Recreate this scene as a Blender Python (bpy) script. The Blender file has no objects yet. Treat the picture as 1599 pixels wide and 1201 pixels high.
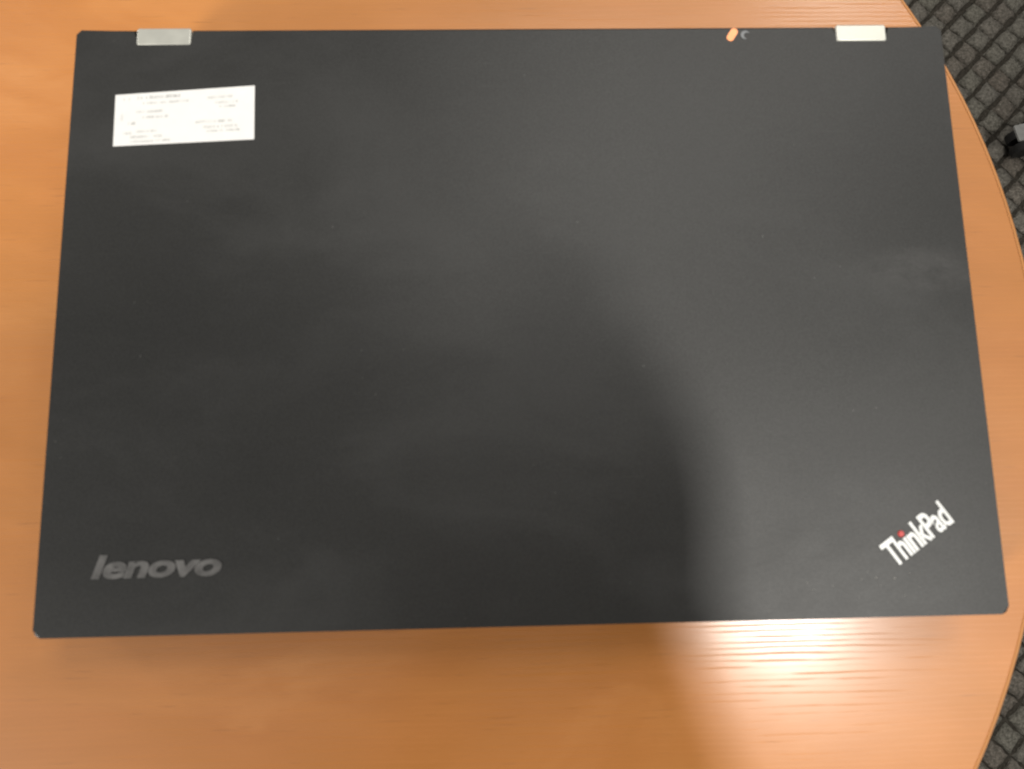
import bpy, bmesh, math, random
import numpy as np
from mathutils import Vector, Matrix

random.seed(7)
scene = bpy.context.scene
COL = scene.collection

# ------------------------------------------------------------------ camera
# world: table top is z = 0, x to the right, y away from the user, metres
CAM = Vector((-0.012607, -0.079330, 0.337340))
CAM_R = Matrix(((0.9995081231, 0.0172158889, -0.0262130697),
                (-0.0211170834, 0.9874219043, -0.1566909435),
                (0.0231857853, 0.1571674144, 0.9872997636)))
cam_data = bpy.data.cameras.new('camera')
cam = bpy.data.objects.new('camera', cam_data)
COL.objects.link(cam)
cam.matrix_world = Matrix.Translation(CAM) @ CAM_R.to_4x4()
cam_data.sensor_fit = 'HORIZONTAL'
cam_data.sensor_width = 36.0
cam_data.lens = 36.0 * 1200.0 / 1599.0
cam_data.clip_start = 0.005
cam_data.clip_end = 60.0
cam_data.dof.use_dof = True
cam_data.dof.focus_distance = 0.60
cam_data.dof.aperture_fstop = 11.0
scene.camera = cam

# ------------------------------------------------------------------ light
world = bpy.data.worlds.new('World')
scene.world = world
world.use_nodes = True
bg = world.node_tree.nodes['Background']
bg.inputs['Color'].default_value = (1.0, 0.97, 0.92, 1)
bg.inputs['Strength'].default_value = 0.38


def lamp(name, loc, size, watts, colour, target=None):
    d = bpy.data.lights.new(name, 'AREA')
    d.shape = 'RECTANGLE'
    d.size, d.size_y = size
    d.energy = watts
    d.color = colour
    o = bpy.data.objects.new(name, d)
    COL.objects.link(o)
    o.location = loc                                   # area lamps shine straight down from ceiling height
    if target is not None:
        o.rotation_euler = (Vector(target) - Vector(loc)).to_track_quat('-Z', 'Y').to_euler()
    return o


WARM = (1.0, 0.965, 0.90)
lamp('ceiling_lamp_near', (0.70, -0.35, 1.65), (0.11, 0.10), 17.5, WARM)
lamp('ceiling_lamp_far', (1.05, 1.45, 1.65), (0.40, 0.40), 6.0, WARM)
lamp('ceiling_lamp_over', (0.30, 0.80, 1.65), (0.60, 0.60), 8.0, WARM)
lamp('fill_light_side', (-2.80, 2.00, 1.65), (0.60, 0.60), 25.0, WARM)  # added fill light, lifts the diffuse level of the table
lamp('fill_light_side_near', (-2.80, -1.90, 1.65), (0.60, 0.60), 190.0, WARM)  # added fill for the table's left and front, slanting to spare the lid

vs = scene.view_settings
vs.view_transform = 'Standard'
vs.look = 'None'
vs.exposure = 0.0
vs.gamma = 1.0
vs.use_curve_mapping = False


# ------------------------------------------------------------------ helpers
def obj(name, mesh, mat=None, parent=None):
    o = bpy.data.objects.new(name, mesh)
    COL.objects.link(o)
    if mat is not None and not mesh.materials:
        mesh.materials.append(mat)
    if parent is not None:
        o.parent = parent
    return o


def tag(o, label=None, cat=None, group=None, kind=None):
    if label: o['label'] = label
    if cat: o['category'] = cat
    if group: o['group'] = group
    if kind: o['kind'] = kind
    return o


def empty(name, loc=(0, 0, 0)):
    o = bpy.data.objects.new(name, None)
    o.location = loc
    o.empty_display_size = 0.05
    COL.objects.link(o)
    return o


def to_mesh(name, bm, smooth=None):
    me = bpy.data.meshes.new(name)
    bmesh.ops.recalc_face_normals(bm, faces=bm.faces)
    bm.to_mesh(me)
    bm.free()
    if smooth is not None:
        me.shade_smooth()
        me.set_sharp_from_angle(angle=math.radians(smooth))
        for p in me.polygons:                          # big flat faces keep their own normal
            if len(p.vertices) > 4:
                p.use_smooth = False
    return me


def prism(outline, z0, z1, top_bevel=0.0, bottom_bevel=0.0, seg=3):
    """solid from a 2D outline, with its top and bottom rims rounded"""
    bm = bmesh.new()
    vb = [bm.verts.new((x, y, z0)) for x, y in outline]
    vt = [bm.verts.new((x, y, z1)) for x, y in outline]
    n = len(outline)
    fb = bm.faces.new(vb[::-1])
    ft = bm.faces.new(vt)
    for i in range(n):
        j = (i + 1) % n
        bm.faces.new((vb[i], vb[j], vt[j], vt[i]))
    if top_bevel > 0:
        bmesh.ops.bevel(bm, geom=[e for e in ft.edges], offset=top_bevel, segments=seg, profile=0.5, affect='EDGES')
    if bottom_bevel > 0:
        es = [e for e in bm.edges if all(abs(v.co.z - z0) < 1e-7 for v in e.verts)]
        bmesh.ops.bevel(bm, geom=es, offset=bottom_bevel, segments=seg, profile=0.5, affect='EDGES')
    return bm


def rounded_rect(x0, x1, y0, y1, r, seg=6, rs=None):
    """counter-clockwise; rs = radii of (BL, BR, TR, TL)"""
    rs = rs or (r, r, r, r)
    pts = []
    for (cx, cy, a0, rr) in ((x0 + rs[0], y0 + rs[0], 180, rs[0]), (x1 - rs[1], y0 + rs[1], 270, rs[1]),
                             (x1 - rs[2], y1 - rs[2], 0, rs[2]), (x0 + rs[3], y1 - rs[3], 90, rs[3])):
        for k in range(seg + 1):
            a = math.radians(a0 + 90 * k / seg)
            pts.append((cx + rr * math.cos(a), cy + rr * math.sin(a)))
    return pts


def circle(cx, cy, r, n):
    return [(cx + r * math.cos(2 * math.pi * k / n), cy + r * math.sin(2 * math.pi * k / n)) for k in range(n)]


def lathe(profile, n=48, centre=(0, 0)):
    bm = bmesh.new()
    rings = []
    for (r, z) in profile:
        if r < 1e-6:
            rings.append([bm.verts.new((centre[0], centre[1], z))])
        else:
            rings.append([bm.verts.new((centre[0] + r * math.cos(2 * math.pi * k / n),
                                        centre[1] + r * math.sin(2 * math.pi * k / n), z)) for k in range(n)])
    for a, b in zip(rings[:-1], rings[1:]):
        for k in range(n):
            j = (k + 1) % n
            if len(a) == 1:
                bm.faces.new((a[0], b[j], b[k]))
            elif len(b) == 1:
                bm.faces.new((a[k], a[j], b[0]))
            else:
                bm.faces.new((a[k], a[j], b[j], b[k]))
    return bm


def tube(bm, p, q, r0, r1=None, n=12):
    r1 = r0 if r1 is None else r1
    p, q = Vector(p), Vector(q)
    rot = (q - p).to_track_quat('Z', 'Y').to_matrix()
    a = [bm.verts.new(p + rot @ Vector((r0 * math.cos(2 * math.pi * k / n), r0 * math.sin(2 * math.pi * k / n), 0))) for k in range(n)]
    b = [bm.verts.new(q + rot @ Vector((r1 * math.cos(2 * math.pi * k / n), r1 * math.sin(2 * math.pi * k / n), 0))) for k in range(n)]
    for k in range(n):
        j = (k + 1) % n
        bm.faces.new((a[k], a[j], b[j], b[k]))
    bm.faces.new(a[::-1]); bm.faces.new(b)


# ------------------------------------------------------------------ materials
class Nodes:
    def __init__(self, name):
        self.m = bpy.data.materials.new(name)
        self.m.use_nodes = True
        self.t = self.m.node_tree
        self.b = self.t.nodes['Principled BSDF']
        self.co = None

    def n(self, kind, **kw):
        nd = self.t.nodes.new(kind)
        for k, v in kw.items():
            setattr(nd, k, v)
        return nd

    def l(self, a, b):
        self.t.links.new(a, b)

    def set(self, **kw):
        for k, v in kw.items():
            self.b.inputs[k.replace('_', ' ')].default_value = v

    def coords(self, scale=(1, 1, 1), loc=(0, 0, 0), rot=(0, 0, 0)):
        if self.co is None:
            self.co = self.n('ShaderNodeTexCoord')
        mp = self.n('ShaderNodeMapping')
        mp.inputs['Scale'].default_value = scale
        mp.inputs['Location'].default_value = loc
        mp.inputs['Rotation'].default_value = rot
        self.l(self.co.outputs['Object'], mp.inputs['Vector'])
        return mp.outputs['Vector']

    def noise(self, vec, scale, detail=4.0, rough=0.55, distort=0.0):
        nd = self.n('ShaderNodeTexNoise')
        nd.inputs['Scale'].default_value = scale
        nd.inputs['Detail'].default_value = detail
        nd.inputs['Roughness'].default_value = rough
        nd.inputs['Distortion'].default_value = distort
        self.l(vec, nd.inputs['Vector'])
        return nd.outputs['Fac']

    def ramp(self, fac, stops):
        r = self.n('ShaderNodeValToRGB')
        e = r.color_ramp.elements
        e[0].position, e[0].color = stops[0][0], (*stops[0][1], 1)
        e[1].position, e[1].color = stops[-1][0], (*stops[-1][1], 1)
        for p, c in stops[1:-1]:
            k = e.new(p); k.color = (*c, 1)
        self.l(fac, r.inputs['Fac'])
        return r.outputs['Color']

    def mix(self, fac, a, b, mode='MIX'):
        m = self.n('ShaderNodeMix', data_type='RGBA', blend_type=mode)
        for sock, v in ((m.inputs['Factor'], fac), (m.inputs['A'], a), (m.inputs['B'], b)):
            if hasattr(v, 'is_output'):
                self.l(v, sock)
            elif isinstance(v, tuple):
                sock.default_value = (*v, 1)
            else:
                sock.default_value = v
        return m.outputs['Result']

    def rng(self, fac, a, b, c, d):
        m = self.n('ShaderNodeMapRange')
        self.l(fac, m.inputs['Value'])
        for k, v in zip(('From Min', 'From Max', 'To Min', 'To Max'), (a, b, c, d)):
            m.inputs[k].default_value = v
        return m.outputs['Result']

    def math(self, op, a, b):
        m = self.n('ShaderNodeMath', operation=op)
        for s, v in zip(m.inputs, (a, b)):
            if hasattr(v, 'is_output'): self.l(v, s)
            else: s.default_value = v
        return m.outputs['Value']

    def bump(self, height, strength, dist):
        b = self.n('ShaderNodeBump')
        b.inputs['Strength'].default_value = strength
        b.inputs['Distance'].default_value = dist
        self.l(height, b.inputs['Height'])
        self.l(b.outputs['Normal'], self.b.inputs['Normal'])
        return b


def plain(name, colour, rough=0.5, metal=0.0, var=0.12, scale=60.0, bump=0.0):
    N = Nodes(name)
    f = N.noise(N.coords(), scale, 5)
    lo = tuple(c * (1 - var) for c in colour)
    hi = tuple(min(1, c * (1 + var)) for c in colour)
    N.l(N.ramp(f, [(0.3, lo), (0.7, hi)]), N.b.inputs['Base Color'])
    N.set(Metallic=metal)
    N.l(N.rng(f, 0.2, 0.8, rough - 0.05, rough + 0.05), N.b.inputs['Roughness'])
    if bump:
        N.bump(N.noise(N.coords(), scale * 8, 3), bump, 0.0005)
    return N.m


# beech-look laminate, grain along x
N = Nodes('beech_laminate')
broad = N.noise(N.coords((3.0, 11, 1)), 1.0, 4, 0.55, 0.8)
flame = N.noise(N.coords((9, 40, 1), (3, 1, 0)), 1.0, 5, 0.6, 0.6)
fibre = N.noise(N.coords((28, 900, 1)), 1.0, 3, 0.6)
mott = N.noise(N.coords((9, 17, 1), (4, 8, 0)), 1.0, 4, 0.6, 0.5)
c = N.ramp(broad, [(0.30, (0.54, 0.193, 0.034)), (0.52, (0.62, 0.236, 0.049)), (0.72, (0.67, 0.278, 0.072))])
c = N.mix(N.rng(flame, 0.35, 0.7, 0.0, 0.22), c, (0.54, 0.190, 0.045))
c = N.mix(N.rng(fibre, 0.45, 0.75, 0.0, 0.12), c, (0.50, 0.175, 0.045))
c = N.mix(N.rng(mott, 0.45, 0.70, 0.0, 0.65), c, (0.51, 0.190, 0.028))
c = N.mix(N.rng(mott, 0.45, 0.28, 0.0, 0.6), c, (0.70, 0.295, 0.082))
pores = N.noise(N.coords((45, 1100, 1), (9, 4, 0)), 1.0, 2, 0.5)
c = N.mix(N.rng(pores, 0.66, 0.74, 0.0, 0.30), c, (0.20, 0.075, 0.02))
N.l(c, N.b.inputs['Base Color'])
wob = N.noise(N.coords((4, 40, 1), (1, 2, 0)), 1.0, 3, 0.5)
shift = N.n('ShaderNodeVectorMath', operation='ADD')
comb = N.n('ShaderNodeCombineXYZ')
N.l(N.math('MULTIPLY', wob, 0.008), comb.inputs['Y'])
N.l(N.coords(), shift.inputs[0]); N.l(comb.outputs['Vector'], shift.inputs[1])
wave = N.n('ShaderNodeTexWave', wave_type='BANDS', bands_direction='Y', wave_profile='SIN')
wave.inputs['Scale'].default_value = 122.0
wave.inputs['Distortion'].default_value = 0.7
wave.inputs['Detail'].default_value = 3.0
wave.inputs['Detail Scale'].default_value = 0.6
N.l(shift.outputs['Vector'], wave.inputs['Vector'])
patch = N.noise(N.coords((22, 260, 1), (5, 1, 0)), 1.0, 3, 0.6)
fleck = N.noise(N.coords((150, 1300, 1)), 1.0, 2, 0.6)
gm = N.math('MULTIPLY', N.rng(wave.outputs['Fac'], 0.55, 0.97, 0.0, 1.0), N.rng(patch, 0.40, 0.62, 0.15, 1.0))
h = N.math('ADD', N.math('MULTIPLY', gm, -1.0), N.math('MULTIPLY', fleck, 0.35))
N.bump(h, 0.07, 0.00003)
N.set(Roughness=0.48, Specular_IOR_Level=0.55, Coat_IOR=1.5)
N.l(N.rng(gm, 0.0, 1.0, 0.22, 0.38), N.b.inputs['Coat Roughness'])
N.l(N.rng(gm, 0.0, 1.0, 1.0, 0.35), N.b.inputs['Coat Weight'])
for ln in list(N.t.links):                              # the lacquer follows the same grain relief
    if ln.to_socket == N.b.inputs['Normal']:
        N.l(ln.from_socket, N.b.inputs['Coat Normal'])
WOOD = N.m

# rubbery black lid paint
N = Nodes('soft_touch_black')
f = N.noise(N.coords(), 9.0, 5, 0.6, 0.8)
fine = N.noise(N.coords(), 1300.0, 2, 0.7)
smear = N.noise(N.coords((9, 16, 1), rot=(0, 0, 0.5)), 1.0, 6, 0.62, 0.35)
c = N.ramp(f, [(0.3, (0.0070, 0.0071, 0.0064)), (0.7, (0.0100, 0.0101, 0.0091))])
c = N.mix(N.rng(smear, 0.46, 0.74, 0.0, 0.7), c, (0.034, 0.034, 0.033))
c = N.mix(N.rng(fine, 0.3, 0.7, 0.0, 0.3), c, (0.016, 0.016, 0.015))
# a pale scuff near the right edge and hand grease rubbed along the grain of use
dist = N.n('ShaderNodeVectorMath', operation='LENGTH')
N.l(N.coords((30, 85, 0), (-5.0, -1.2, 0), (0, 0, 0.0)), dist.inputs[0])
ragged = N.math('MULTIPLY', N.rng(dist.outputs['Value'], 0.2, 1.0, 1.0, 0.0), N.rng(N.noise(N.coords((1, 2.4, 1), rot=(0, 0, 0.4)), 60, 6, 0.7), 0.35, 0.75, 0.0, 1.0))
c = N.mix(N.math('MULTIPLY', ragged, 0.75), c, (0.060, 0.058, 0.056))
scr = N.noise(N.coords((30, 900, 1), rot=(0, 0, 0.35)), 1.0, 2, 0.5)
c = N.mix(N.rng(scr, 0.70, 0.80, 0.0, 0.30), c, (0.045, 0.044, 0.042))
speck = N.n('ShaderNodeTexVoronoi')
speck.inputs['Scale'].default_value = 170.0
N.l(N.coords(), speck.inputs['Vector'])
pick = N.noise(N.coords(), 35, 3)
sp = N.math('MULTIPLY', N.rng(speck.outputs['Distance'], 0.03, 0.07, 1.0, 0.0), N.rng(pick, 0.55, 0.62, 0.0, 1.0))
c = N.mix(N.math('MULTIPLY', sp, 0.5), c, (0.16, 0.155, 0.15))
N.l(c, N.b.inputs['Base Color'])
N.l(N.rng(smear, 0.3, 0.75, 0.42, 0.55), N.b.inputs['Roughness'])
N.l(N.rng(fine, 0.3, 0.7, 0.55, 0.72), N.b.inputs['Specular IOR Level'])
N.bump(fine, 0.15, 0.00006)
LID = N.m

BASE = plain('black_plastic', (0.014, 0.014, 0.014), 0.5, 0, 0.15, 40, 0.15)
PORT = plain('port_dark', (0.006, 0.006, 0.007), 0.35)
RUBBER = plain('black_rubber', (0.012, 0.012, 0.012), 0.8)
HINGE = plain('brushed_hinge_metal', (0.62, 0.62, 0.56), 0.38, 0.55, 0.06, 120)
LOGO_GREY = plain('embossed_logo_grey', (0.24, 0.235, 0.23), 0.34, 0.85, 0.3, 160)
LOGO_WHITE = plain('logo_silver', (0.70, 0.71, 0.70), 0.42, 0.15, 0.05, 200)
RED = plain('logo_red_dot', (0.55, 0.035, 0.03), 0.4)
PAPER = plain('label_paper', (0.86, 0.855, 0.84), 0.55, 0, 0.02, 150)
INK = plain('label_ink', (0.62, 0.62, 0.60), 0.7, 0, 0.3, 300)
DUST = plain('dust_grey', (0.30, 0.29, 0.27), 0.9)
MOON = plain('unlit_indicator', (0.20, 0.21, 0.22), 0.4)
STEEL = plain('grey_steel', (0.36, 0.36, 0.35), 0.35, 0.8, 0.08, 90)
PLATE = plain('grey_plate', (0.24, 0.24, 0.23), 0.5, 0.0, 0.1, 200)
BLACK = plain('chair_black_plastic', (0.012, 0.012, 0.012), 0.55)
FABRIC = plain('chair_black_fabric', (0.016, 0.016, 0.017), 0.95, 0, 0.3, 300, 0.5)
EDGE = plain('edge_band', (0.62, 0.275, 0.095), 0.22, 0, 0.06, 30)
SKIN = plain('skin', (0.50, 0.30, 0.22), 0.5, 0, 0.08, 40, 0.1)
SHIRT = plain('dark_shirt', (0.030, 0.032, 0.038), 0.9, 0, 0.2, 120, 0.4)
JEANS = plain('dark_jeans', (0.020, 0.026, 0.045), 0.9, 0, 0.25, 200, 0.4)
SHOE = plain('dark_shoe', (0.02, 0.018, 0.016), 0.5)
HAIR = plain('brown_hair', (0.030, 0.020, 0.012), 0.6, 0, 0.4, 300, 0.8)

N = Nodes('orange_indicator_light')
N.set(Base_Color=(0.8, 0.30, 0.12, 1), Roughness=0.3, Emission_Color=(1.0, 0.36, 0.14, 1), Emission_Strength=0.55)
g = N.noise(N.coords(), 900, 2)
N.l(N.rng(g, 0.3, 0.7, 0.42, 0.6), N.b.inputs['Emission Strength'])
AMBER = N.m


def carpet_material(name, colour_a, colour_b, colour_c):
    N = Nodes(name)
    oi = N.n('ShaderNodeObjectInfo')
    att = N.n('ShaderNodeAttribute', attribute_name='tint')
    pick = N.math('FRACT', N.math('ADD', oi.outputs['Random'], att.outputs['Fac']), 0.0)
    c = N.ramp(pick, [(0.0, colour_a), (0.5, colour_b), (1.0, colour_c)])
    geo = N.n('ShaderNodeNewGeometry')
    def nz(scale, detail):
        nd = N.n('ShaderNodeTexNoise')
        nd.inputs['Scale'].default_value = scale
        nd.inputs['Detail'].default_value = detail
        nd.inputs['Roughness'].default_value = 0.65
        N.l(geo.outputs['Position'], nd.inputs['Vector'])
        return nd.outputs['Fac']
    loops = nz(260, 4)
    c = N.mix(N.rng(loops, 0.36, 0.64, 0.0, 0.75), c, tuple(v * 0.30 for v in colour_a))
    hi = nz(330, 3)
    c = N.mix(N.rng(hi, 0.55, 0.75, 0.0, 0.55), c, tuple(min(1, v * 2.0) for v in colour_b))
    N.l(c, N.b.inputs['Base Color'])
    N.set(Roughness=0.95, Specular_IOR_Level=0.1)
    N.bump(loops, 0.9, 0.004)
    return N.m


PILE = carpet_material('carpet_pile', (0.200, 0.190, 0.160), (0.206, 0.192, 0.168), (0.184, 0.156, 0.130))
GROOVE = carpet_material('carpet_backing', (0.074, 0.067, 0.055), (0.076, 0.069, 0.057), (0.068, 0.060, 0.049))

# ------------------------------------------------------------------ floor: woven carpet of raised squares
FLOOR_Z = -0.73
floor = obj('floor', to_mesh('floor', prism([(-2.02, -2.02), (2.02, -2.02), (2.02, 2.02), (-2.02, 2.02)], FLOOR_Z - 0.03, FLOOR_Z)), GROOVE)
tag(floor, 'dark grey brown carpet of raised pile squares set on the diagonal', None, None, 'structure')

PU, PV = 0.0325, 0.0310            # pitch across / along the strong grooves
GU, GV = 0.0055, 0.0022            # groove widths
HT = 0.0055
ANG = math.radians(45.5)
CU, SU = math.cos(ANG), math.sin(ANG)


def pad(seed):
    """one pile square: domed top with uneven tufts, sides down to the backing"""
    r = random.Random(seed)
    a, b = (PV - GV) / 2, (PU - GU) / 2       # along strong lines, across
    n = 5
    vs_, fs = [], []
    for j in range(n):
        for i in range(n):
            u, v = 2 * i / (n - 1) - 1, 2 * j / (n - 1) - 1
            edge = max(abs(u), abs(v))
            z = HT * (1.0 if edge < 0.9 else 0.55) + r.uniform(-0.0012, 0.0014)
            k = 0.93 if edge > 0.9 else 1.0
            vs_.append((u * a * k + r.uniform(-1, 1) * 0.0016, v * b * k + r.uniform(-1, 1) * 0.0016, z))
    for j in range(n - 1):
        for i in range(n - 1):
            p = j * n + i
            fs.append((p, p + 1, p + n + 1, p + n))
    rim = [i for i in range(n)] + [j * n + n - 1 for j in range(1, n)] + [(n - 1) * n + i for i in range(n - 2, -1, -1)] + [j * n for j in range(n - 2, 0, -1)]
    low = []
    for q in rim:
        x, y, _ = vs_[q]
        low.append(len(vs_)); vs_.append((x * 1.04, y * 1.04, -0.001))
    for k in range(len(rim)):
        j = (k + 1) % len(rim)
        fs.append((rim[j], rim[k], low[k], low[j]))
    return vs_, fs


PADS = [pad(s) for s in range(10)]
PAD_ME = []
for k, (v, f) in enumerate(PADS):
    me = bpy.data.meshes.new('carpet_square')
    me.from_pydata(v, [], f)
    me.materials.append(PILE)
    me.shade_smooth()
    PAD_ME.append(me)

TC, TR = Vector((-0.1141, -0.0109)), 0.3528        # the round table: centre and radius
R_inv = CAM_R.transposed()


def screen(x, y, z):
    c_ = R_inv @ (Vector((x, y, z)) - CAM)
    return 799.5 + 1200 * c_.x / -c_.z, 600.5 - 1200 * c_.y / -c_.z


def seen(x, y):
    px, py = screen(x, y, FLOOR_Z)
    if not (-25 < px < 1625 and -25 < py < 1226):
        return False
    d = Vector((x, y, FLOOR_Z)) - CAM                # hidden behind the table top?
    hit = CAM + d * (CAM.z / (CAM.z - FLOOR_Z))
    return (hit.xy - TC).length > TR - 0.012


big_v, big_f, big_t, off = [], [], [], 0
n_single = 0
for iu in range(-118, 119):
    for iv in range(-124, 125):
        lu, lv = iu * PU, iv * PV
        x, y = lv * CU - lu * SU + 0.722, lv * SU + lu * CU + 0.590
        if abs(x) > 2.0 or abs(y) > 2.0:
            continue
        k = random.randrange(10)
        flip = random.choice((0, math.pi))
        if seen(x, y) and n_single < 300:
            o = obj('carpet_square', PAD_ME[k], None, floor)
            o.location = (x, y, FLOOR_Z)
            o.rotation_euler = (0, 0, ANG + flip + random.uniform(-0.03, 0.03))
            n_single += 1
        else:
            v, f = PADS[k]
            ca, sa = math.cos(ANG + flip), math.sin(ANG + flip)
            big_v += [(x + ca * p[0] - sa * p[1], y + sa * p[0] + ca * p[1], FLOOR_Z + p[2]) for p in v]
            big_f += [tuple(i + off for i in q) for q in f]
            big_t += [random.random()] * len(v)
            off += len(v)
me = bpy.data.meshes.new('carpet_pile')
me.from_pydata(big_v, [], big_f)
me.shade_smooth()
att = me.attributes.new('tint', 'FLOAT', 'POINT')
att.data.foreach_set('value', big_t)
o = obj('carpet_pile', me, PILE, floor)
o['kind'] = 'stuff'

# ------------------------------------------------------------------ the round table
table = empty('round_table', (TC.x, TC.y, FLOOR_Z))
tag(table, 'round orange beech table with horizontal grain under the closed laptop', 'table')


def under_table(name, bm, mat, smooth=35):
    o = obj(name, to_mesh(name, bm, smooth), mat, table)
    o.location = (-TC.x, -TC.y, -FLOOR_Z)              # shapes are written in world coordinates
    return o


bm = prism(circle(TC.x, TC.y, TR - 0.0028, 160), -0.024, 0.0, 0.0)
under_table('table_top', bm, WOOD, 30)
prof = [(TR - 0.0030, 0.0002), (TR - 0.0022, 0.0000), (TR - 0.0012, -0.0005), (TR - 0.0004, -0.0014), (TR, -0.0026), (TR, -0.0225), (TR - 0.0008, -0.0242), (TR - 0.0030, -0.0246)]
under_table('edge_band', lathe(prof, 160, TC), EDGE, 60)
under_table('column', lathe([(0, -0.700), (0.038, -0.700), (0.038, -0.0460), (0.12, -0.0380), (0.12, -0.0246), (0, -0.0246)], 40, TC), STEEL)
under_table('pedestal_foot', lathe([(0, FLOOR_Z + 0.006), (0.22, FLOOR_Z + 0.006), (0.222, FLOOR_Z + 0.012), (0.20, FLOOR_Z + 0.018), (0.05, FLOOR_Z + 0.034), (0, FLOOR_Z + 0.034)], 56, TC), STEEL)

# ------------------------------------------------------------------ the laptop
LW, LD = 0.3728, 0.24914
X0, X1, Y0, Y1 = -LW / 2, LW / 2, -LD / 2, LD / 2
LT = 0.0340                                            # top of the lid
laptop = empty('laptop', (0, 0, 0))
tag(laptop, 'closed black laptop with silver hinges and a white paper label on its lid', 'laptop')

HL = (-0.1613, -0.1378)
HR = (0.1395, 0.1622)
HY = 0.1172
outline = rounded_rect(X0, X1, Y0, Y1, 0.003, 6, (0.0028, 0.0028, 0.0018, 0.0018))
# cut the two hinge notches out of the rear edge (outline runs right to left there)
i_tr = 2 * 7 + 6
rear = [(HR[1], Y1), (HR[1], HY), (HR[0], HY), (HR[0], Y1), (HL[1], Y1), (HL[1], HY), (HL[0], HY), (HL[0], Y1)]
outline = outline[:i_tr + 1] + rear + outline[i_tr + 1:]
lid = obj('lid', to_mesh('lid', prism(outline, 0.0252, LT, 0.0010, 0.0004, 3), 40), LID, laptop)

base_outline = rounded_rect(X0 + 0.0012, X1 - 0.0012, Y0 + 0.0012, Y1 - 0.001, 0.005)
obj('base', to_mesh('base', prism(base_outline, 0.0025, 0.0242, 0.0010, 0.0035, 3), 40), BASE, laptop)
obj('gasket', to_mesh('gasket', prism(rounded_rect(X0 + 0.004, X1 - 0.004, Y0 + 0.004, Y1 - 0.008, 0.004), 0.0240, 0.0254), 40), RUBBER, laptop)
for (fx, fy) in ((-0.165, -0.105), (0.165, -0.105), (-0.165, 0.105), (0.165, 0.105)):
    obj('rubber_foot', to_mesh('rubber_foot', prism(rounded_rect(fx - 0.012, fx + 0.012, fy - 0.005, fy + 0.005, 0.004, 4), 0.0003, 0.0030), 40), RUBBER, laptop)
# ports and vents along both sides (seen only from the side)
for (sx, ys) in ((X0 + 0.0012, ((0.08, 0.030, 0.012), (0.03, 0.016, 0.008), (0.0, 0.014, 0.006), (-0.06, 0.030, 0.004))),
                 (X1 - 0.0012, ((0.09, 0.014, 0.012), (0.05, 0.014, 0.006), (-0.02, 0.080, 0.010), (-0.09, 0.008, 0.008)))):
    for (yy, ln, ht) in ys:
        bm = bmesh.new()
        bmesh.ops.create_cube(bm, size=1.0, matrix=Matrix.Translation((sx, yy, 0.013)) @ Matrix.Diagonal((0.0008, ln, ht, 1)))
        obj('port', to_mesh('port', bm), PORT, laptop)

for (ha, hb) in (HL, HR):
    bm = prism(rounded_rect(ha + 0.0003, hb - 0.0003, HY + 0.0003, Y1 + 0.0006, 0.0010, 4), 0.0100, LT + 0.0004, 0.0006, 0.0003, 3)
    h_ = obj('hinge', to_mesh('hinge', bm, 40), HINGE, laptop)

# battery and sleep indicators let into the rear edge of the lid
bm = prism(rounded_rect(-0.0032, 0.0032, -0.0016, 0.0016, 0.0014, 5), 0, 0.00035, 0.0002)
o = obj('battery_indicator', to_mesh('battery_indicator', bm, 40), AMBER, lid)
o.location = (0.0943, 0.1209, LT - 0.0001); o.rotation_euler = (0, 0, math.radians(58))
o['label'] = 'glowing orange battery indicator'
pts = [(0.0020 * math.cos(math.radians(a)), 0.0020 * math.sin(math.radians(a))) for a in range(60, 301, 15)]
pts += [(0.0009 + 0.0015 * math.cos(math.radians(a)), 0.0015 * math.sin(math.radians(a))) for a in range(285, 74, -15)]
o = obj('sleep_indicator', to_mesh('sleep_indicator', prism(pts, 0, 0.0003), 40), MOON, lid)
o.location = (0.1000, 0.1207, LT - 0.0001); o.rotation_euler = (0, 0, math.radians(-25))
o['label'] = 'grey crescent shaped sleep indicator'


# ---- lettering
def letters(text, bold, shear, spacing):
    """returns a list of (vertices, faces, bounds) - one per connected piece, in font units"""
    cu = bpy.data.curves.new('t', 'FONT')
    cu.body = text
    cu.size = 1.0
    cu.offset = bold
    cu.shear = shear
    cu.space_character = spacing
    cu.extrude = 0.0
    cu.resolution_u = 6
    o_ = bpy.data.objects.new('t', cu)
    COL.objects.link(o_)
    dg = bpy.context.evaluated_depsgraph_get()
    me_ = bpy.data.meshes.new_from_object(o_.evaluated_get(dg))
    bpy.data.objects.remove(o_)
    bm_ = bmesh.new(); bm_.from_mesh(me_)
    bmesh.ops.remove_doubles(bm_, verts=bm_.verts, dist=1e-5)
    done, out = set(), []
    for v in bm_.verts:
        if v in done or not v.link_faces: continue
        stack, isl = [v], []
        done.add(v)
        while stack:
            w = stack.pop(); isl.append(w)
            for e in w.link_edges:
                q = e.other_vert(w)
                if q not in done:
                    done.add(q); stack.append(q)
        idx = {w: i for i, w in enumerate(isl)}
        fs = {f for w in isl for f in w.link_faces}
        vv = [(w.co.x, w.co.y) for w in isl]
        out.append((vv, [[idx[w] for w in f.verts] for f in fs],
                    (min(p[0] for p in vv), max(p[0] for p in vv), min(p[1] for p in vv), max(p[1] for p in vv))))
    bm_.free()
    out.sort(key=lambda t: t[2][0])
    return out


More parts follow.
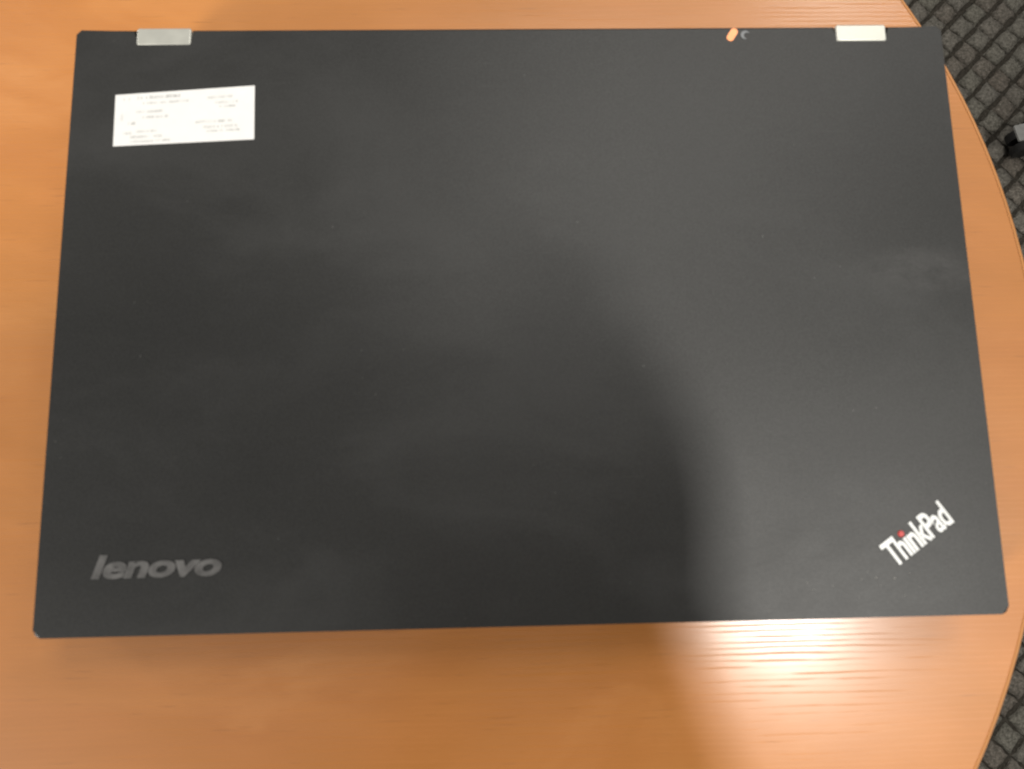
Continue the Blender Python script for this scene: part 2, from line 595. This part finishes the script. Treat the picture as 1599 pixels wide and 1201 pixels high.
def letter_mesh(vv, fs, h):
    bm_ = bmesh.new()
    vt = [bm_.verts.new((x, y, h)) for x, y in vv]
    for f in fs:
        try: bm_.faces.new([vt[i] for i in f])
        except ValueError: pass
    bmesh.ops.recalc_face_normals(bm_, faces=bm_.faces)
    for f in bm_.faces:
        if f.normal.z < 0: f.normal_flip()
    rim = [e for e in bm_.edges if len(e.link_faces) == 1]
    r = bmesh.ops.extrude_edge_only(bm_, edges=rim)
    for v in [g_ for g_ in r['geom'] if isinstance(g_, bmesh.types.BMVert)]:
        v.co.z = -0.0002
    me_ = bpy.data.meshes.new('letter')
    bm_.to_mesh(me_); bm_.free()
    return me_


def write(text, origin, angle, width, height, bold, shear, spacing, mat, h, dot_mat=None):
    ls = letters(text, bold, shear, spacing)
    xa = min(l[2][0] for l in ls); xb = max(l[2][1] for l in ls)
    ya = min(l[2][2] for l in ls); yb = max(l[2][3] for l in ls)
    sx, sy = width / (xb - xa), height / (yb - ya)
    for (vv, fs, b) in ls:
        small = (b[1] - b[0]) < 0.2 and (b[3] - b[2]) < 0.25 and dot_mat is not None
        p = [((x - xa) * sx, (y - ya) * sy) for x, y in vv]
        if small:                                       # the dot of the i is a round red one
            cx = sum(q[0] for q in p) / len(p); cy = sum(q[1] for q in p) / len(p)
            me_ = to_mesh('letter_dot', prism(circle(cx + 0.0001, cy + 0.0002, 0.00125, 18), -0.0002, h + 0.0003, 0.0003), 50)
            o_ = obj('letter_dot', me_, dot_mat, lid)
            o_['label'] = 'red dot of the letter i'
        else:
            o_ = obj('letter', letter_mesh(p, fs, h), mat, lid)
        o_.location = (origin[0], origin[1], LT)
        o_.rotation_euler = (0, 0, angle)


write('lenovo', (-0.1660, -0.1034), math.radians(0.4), 0.0492, 0.0090, 0.040, 0.22, 0.98, LOGO_GREY, 0.00025)
write('ThinkPad', (0.1434, -0.1063), math.radians(34.4), 0.0305, 0.0105, 0.022, 0.0, 0.92, LOGO_WHITE, 0.0003, RED)

# ---- the paper label, with print too small to read
LC = [(-0.1683, 0.0946), (-0.1105, 0.0985), (-0.1100, 0.0743), (-0.1680, 0.0717)]     # TL TR BR BL
label = obj('paper_label', to_mesh('paper_label', prism([LC[3], LC[2], LC[1], LC[0]], LT + 0.00005, LT + 0.00030)), PAPER, laptop)
label['label'] = 'white rectangular paper label with faint grey print'


def on_label(u, v):
    """u to the right, v down, both 0..1"""
    a = Vector(LC[0]).lerp(Vector(LC[1]), u); b = Vector(LC[3]).lerp(Vector(LC[2]), u)
    return a.lerp(b, v)


rp = random.Random(5)
bm = bmesh.new()
# (u0, u1, v, height): blocks of tiny print as they lie on the label
rows = [(0.06, 0.10, 0.10, 0.05), (0.16, 0.46, 0.09, 0.065), (0.20, 0.52, 0.20, 0.05), (0.14, 0.34, 0.36, 0.055), (0.20, 0.38, 0.47, 0.05),
        (0.045, 0.065, 0.44, 0.16), (0.10, 0.15, 0.58, 0.06), (0.66, 0.84, 0.17, 0.055), (0.72, 0.88, 0.27, 0.055), (0.74, 0.86, 0.35, 0.04),
        (0.58, 0.84, 0.62, 0.06), (0.62, 0.88, 0.72, 0.06), (0.66, 0.90, 0.80, 0.05), (0.07, 0.14, 0.76, 0.06), (0.16, 0.30, 0.74, 0.05),
        (0.12, 0.34, 0.84, 0.055), (0.12, 0.40, 0.93, 0.05)]
for (u0, u1, v, hh) in rows:
    u = u0
    while u < u1:
        w = rp.uniform(0.004, 0.010)
        if rp.random() < 0.84:
            v0 = v - hh / 2 + rp.uniform(0, hh * 0.3); v1 = v + hh / 2
            q = [on_label(u, v1), on_label(u + w, v1), on_label(u + w, v0), on_label(u, v0)]
            bm.faces.new([bm.verts.new((p.x, p.y, LT + 0.00034)) for p in q])
        u += w + rp.uniform(0.0025, 0.006)
o = obj('print', to_mesh('print', bm), INK, label)
o['kind'] = 'stuff'

# ---- a few specks of dust on the lid beside the emblem
bm = bmesh.new()
for (dx, dy, s) in ((0.1353, -0.1096, .45), (0.1426, -0.1100, .5), (0.1368, -0.1128, .25), (0.1323, -0.1074, .3), (0.1295, -0.1102, .3),
                    (0.1180, -0.1123, .35), (0.1081, -0.1109, .25), (0.1486, -0.1082, .25), (0.152, -0.1135, .2), (0.146, -0.1165, .25),
                    (0.1105, -0.1135, .25), (0.128, -0.117, .2), (0.121, -0.108, .2)):
    bmesh.ops.create_icosphere(bm, subdivisions=1, radius=s * 0.0008,
                               matrix=Matrix.Translation((dx, dy, LT + 0.0001)) @ Matrix.Diagonal((1, rp.uniform(0.6, 1), 0.5, 1)))
o = obj('dust', to_mesh('dust', bm), DUST, laptop)
o['kind'] = 'stuff'

# ------------------------------------------------------------------ swivel chair: the tip of one foot shows at the right edge
CH = Vector((1.0355, 0.495))
chair = empty('swivel_chair', (CH.x, CH.y, FLOOR_Z))
tag(chair, 'black swivel chair foot with a grey tip on the carpet at the right edge', 'chair')


def chair_part(name, bm, mat, parent=None, smooth=40):
    o_ = obj(name, to_mesh(name, bm, smooth), mat, parent or chair)
    return o_


tip_dir = math.radians(193)
for k in range(5):
    a = tip_dir + 2 * math.pi * k / 5
    ca, sa = math.cos(a), math.sin(a)
    bm = bmesh.new()
    sec = [(0.03, 0.036, 0.10, 0.055), (0.15, 0.030, 0.088, 0.048), (0.275, 0.022, 0.066, 0.042)]   # along, half width, top z, bottom z
    rings = []
    for (d, w, zt, zb) in sec:
        ring = []
        for (sw, zz) in ((-1, zb), (-1, zt - 0.006), (-0.6, zt), (0.6, zt), (1, zt - 0.006), (1, zb)):
            ring.append(bm.verts.new((ca * d - sa * sw * w, sa * d + ca * sw * w, zz)))
        rings.append(ring)
    for r0, r1 in zip(rings[:-1], rings[1:]):
        for i in range(6):
            j = (i + 1) % 6
            bm.faces.new((r0[i], r0[j], r1[j], r1[i]))
    bm.faces.new(rings[0][::-1]); bm.faces.new(rings[-1])
    arm = chair_part('base_arm', bm, BLACK)
    # grey end plate riding on the tip
    m = Matrix.Rotation(a, 4, 'Z')
    bm = prism(rounded_rect(0.250, 0.310, -0.012, 0.012, 0.002, 3), 0.0665, 0.0700, 0.001)
    bm.transform(m)
    chair_part('end_plate', bm, PLATE, arm)
    bm = bmesh.new()
    for s in (-1, 1):
        tube(bm, m @ Vector((0.262, s * 0.004, 0.026)), m @ Vector((0.262, s * 0.016, 0.026)), 0.0255, n=20)
    tube(bm, m @ Vector((0.262, 0, 0.026)), m @ Vector((0.262, 0, 0.05)), 0.007)
    chair_part('caster', bm, BLACK, arm)
chair_part('hub', lathe([(0, 0.05), (0.04, 0.05), (0.042, 0.10), (0.03, 0.112), (0, 0.112)], 32), BLACK)
chair_part('gas_column', lathe([(0, 0.112), (0.025, 0.112), (0.025, 0.25), (0.015, 0.25), (0.015, 0.40), (0, 0.40)], 28), STEEL)
chair_part('seat', prism(rounded_rect(-0.23, 0.23, -0.22, 0.23, 0.08, 8), 0.40, 0.475, 0.03, 0.015, 4), FABRIC)
bm = prism(rounded_rect(-0.21, 0.21, 0.56, 1.02, 0.07, 8), 0.0, 0.055, 0.02, 0.02, 4)
bm.transform(Matrix.Translation((0.285, 0, 0)) @ Matrix.Rotation(math.radians(90), 4, 'Z') @ Matrix.Rotation(math.radians(90), 4, 'X'))
chair_part('backrest', bm, FABRIC)
bm = bmesh.new()
tube(bm, (0.10, 0, 0.40), (0.27, 0, 0.41), 0.018); tube(bm, (0.27, 0, 0.40), (0.285, 0, 0.72), 0.018)
chair_part('back_bar', bm, BLACK)

# ------------------------------------------------------------------ the photographer, whose shadow lies on the lid
def cam_pt(x, y, z):
    return CAM + CAM_R @ Vector((x, y, z))


phone = obj('phone', to_mesh('phone', prism(rounded_rect(-0.086, 0.086, -0.038, 0.038, 0.009), 0, 0.008, 0.0015, 0.0015), 40), BLACK)
phone.matrix_world = Matrix.Translation(cam_pt(0.080, -0.030, 0.006)) @ CAM_R.to_4x4()
tag(phone, 'black phone held level above the laptop', 'phone')


def skinned(name, joints, edges, root, level, mat_fn, mats, parent=None):
    me_ = bpy.data.meshes.new(name)
    keys = list(joints)
    ix = {k: i for i, k in enumerate(keys)}
    me_.from_pydata([joints[k][0] for k in keys], [(ix[a], ix[b]) for a, b in edges], [])
    o_ = bpy.data.objects.new(name, me_)
    COL.objects.link(o_)
    sk = o_.modifiers.new('skin', 'SKIN')
    sk.use_smooth_shade = True
    ly = me_.skin_vertices[0] if me_.skin_vertices else None
    for k in keys:
        r = joints[k][1]
        ly.data[ix[k]].radius = r if isinstance(r, tuple) else (r, r)
        ly.data[ix[k]].use_root = (k == root)
    sb = o_.modifiers.new('sub', 'SUBSURF'); sb.levels = level; sb.render_levels = level
    dg = bpy.context.evaluated_depsgraph_get()
    out = bpy.data.meshes.new_from_object(o_.evaluated_get(dg))
    bpy.data.objects.remove(o_)
    out.materials.clear()
    for m_ in mats: out.materials.append(m_)
    for p in out.polygons:
        p.material_index = mat_fn(p.center)
        p.use_smooth = True
    out.name = name
    r = obj(name, out, None, parent)
    return r


F = FLOOR_Z
BX = 0.216                                             # the body stands a little right of the lens
J = {
    'pelvis': ((BX, -0.62, 0.20), (0.155, 0.115)), 'waist': ((BX, -0.56, 0.36), (0.145, 0.105)),
    'chest': ((BX, -0.480, 0.50), (0.165, 0.115)), 'collar': ((BX, -0.40, 0.585), (0.10, 0.075)),
    'neck': ((BX, -0.325, 0.615), 0.056), 'head_base': ((BX, -0.285, 0.635), (0.066, 0.075)),
    'head': ((BX, -0.240, 0.680), (0.077, 0.092)), 'crown': ((BX, -0.225, 0.742), (0.062, 0.072)),
    'nose': ((BX, -0.170, 0.612), 0.012),
}
E_ = [('pelvis', 'waist'), ('waist', 'chest'), ('chest', 'collar'), ('collar', 'neck'), ('neck', 'head_base'), ('head_base', 'head'), ('head', 'crown'), ('head_base', 'nose')]
for s, sg in (('r', 1), ('l', -1)):
    up = 0.016 if sg > 0 else -0.006                  # the right hand closes round the far corner
    mx = 0.092 if sg > 0 else 0.070
    palm = cam_pt(mx + sg * (0.107 if sg > 0 else 0.096), -0.034 + up, 0.030)
    wrist = cam_pt(mx + sg * (0.090 if sg > 0 else 0.100), -0.094 + up * 0.3, 0.030)
    J['sh_' + s] = ((BX + sg * 0.170, -0.425, 0.545), 0.066)
    J['el_' + s] = ((0.045 + sg * 0.160, -0.375, 0.310), 0.050)
    J['fa_' + s] = (tuple(wrist.lerp(Vector(J['el_' + s][0]), 0.6)), 0.044)
    J['wr_' + s] = (tuple(wrist), 0.028)
    J['pm_' + s] = (tuple(palm), (0.024, 0.034))
    J['hip_' + s] = ((BX + sg * 0.10, -0.635, 0.10), 0.095)
    J['kn_' + s] = ((BX + sg * 0.11, -0.60, F + 0.47), 0.062)
    J['an_' + s] = ((BX + sg * 0.12, -0.65, F + 0.09), 0.042)
    J['to_' + s] = ((BX + sg * 0.13, -0.50, F + 0.036), (0.042, 0.030))
    J['he_' + s] = ((BX + sg * 0.12, -0.69, F + 0.042), 0.036)
    E_ += [('chest', 'sh_' + s), ('sh_' + s, 'el_' + s), ('el_' + s, 'fa_' + s), ('fa_' + s, 'wr_' + s), ('wr_' + s, 'pm_' + s),
           ('pelvis', 'hip_' + s), ('hip_' + s, 'kn_' + s), ('kn_' + s, 'an_' + s), ('an_' + s, 'to_' + s), ('an_' + s, 'he_' + s)]
    # four fingers lie along the phone's upper rim and back, the thumb rests on the user's side
    for k, (dy, ln, dz) in enumerate(((0.046, 0.95, 0.010), (0.030, 1.0, 0.020), (0.012, 0.9, -0.006), (-0.008, 0.75, -0.004))):
        base = mx + sg * ((0.099 if sg > 0 else 0.096) - 0.002 * k)
        chain = [(base, -0.032 + up + dy * 0.6, 0.030 + dz * 0.4, 0.0100),
                 (base - sg * 0.020 * ln, -0.030 + up + dy, 0.022 + dz * 0.5, 0.0088),
                 (base - sg * 0.040 * ln, -0.028 + up + dy, 0.0235 + dz * 0.2, 0.0080)]
        prev = 'pm_' + s
        for q, (cx, cy, cz, r) in enumerate(chain):
            key = 'f%d%d_%s' % (k, q, s)
            J[key] = (tuple(cam_pt(cx, cy, cz)), r)
            E_.append((prev, key)); prev = key
    prev = 'wr_' + s
    for q, (cx, cy, cz, r) in enumerate(((mx + sg * 0.090, -0.062, 0.036, 0.0115), (mx + sg * 0.068, -0.050, 0.030, 0.0098), (mx + sg * 0.046, -0.040, 0.026, 0.0082))):
        key = 't%d_%s' % (q, s)
        J[key] = (tuple(cam_pt(cx, cy, cz)), r)
        E_.append((prev, key)); prev = key


def dress(c_):
    if c_.z < F + 0.085: return 3
    if c_.z < 0.24: return 2
    if c_.y > -0.225 or (c_.z > 0.60 and c_.y > -0.36 and abs(c_.x - BX) < 0.11): return 0
    return 1


person = skinned('person', J, E_, 'pelvis', 2, dress, [SKIN, SHIRT, JEANS, SHOE])
tag(person, 'person in dark shirt and jeans leaning over the table holding a phone', 'person')
# face and hair are shaped upright about the skull's middle, then tipped forward to look at the phone
HEADM = Matrix.Translation((BX, -0.238, 0.678)) @ Matrix.Rotation(math.radians(-42), 4, 'X')


def head_part(name, bm_, mat):
    bm_.transform(HEADM)
    return obj(name, to_mesh(name, bm_, 80), mat, person)


hb = bmesh.new()
bmesh.ops.create_uvsphere(hb, u_segments=28, v_segments=18, radius=1.0)
for v in list(hb.verts):
    if v.co.y > 0.28 and v.co.z < 0.42:
        hb.verts.remove(v)
for v in hb.verts:
    v.co *= 1 + 0.05 * math.sin(9 * v.co.x + 5 * v.co.z) * math.sin(7 * v.co.y)
hb.transform(Matrix.Translation((0, -0.012, 0.022)) @ Matrix.Diagonal((0.088, 0.104, 0.100, 1)))
head_part('hair', hb, HAIR)
for sx in (-1, 1):
    eb = bmesh.new()
    bmesh.ops.create_uvsphere(eb, u_segments=12, v_segments=8, radius=0.012, matrix=Matrix.Translation((sx * 0.030, 0.074, 0.0)))
    head_part('eye', eb, LOGO_WHITE)
    eb = bmesh.new()
    bmesh.ops.create_uvsphere(eb, u_segments=12, v_segments=8, radius=1.0, matrix=Matrix.Translation((sx * 0.080, 0.0, -0.01)) @ Matrix.Diagonal((0.012, 0.02, 0.032, 1)))
    head_part('ear', eb, SKIN)
eb = bmesh.new()
bmesh.ops.create_uvsphere(eb, u_segments=12, v_segments=8, radius=1.0, matrix=Matrix.Translation((0, 0.072, -0.062)) @ Matrix.Diagonal((0.026, 0.010, 0.007, 1)))
head_part('mouth', eb, plain('lips', (0.40, 0.14, 0.12), 0.5))
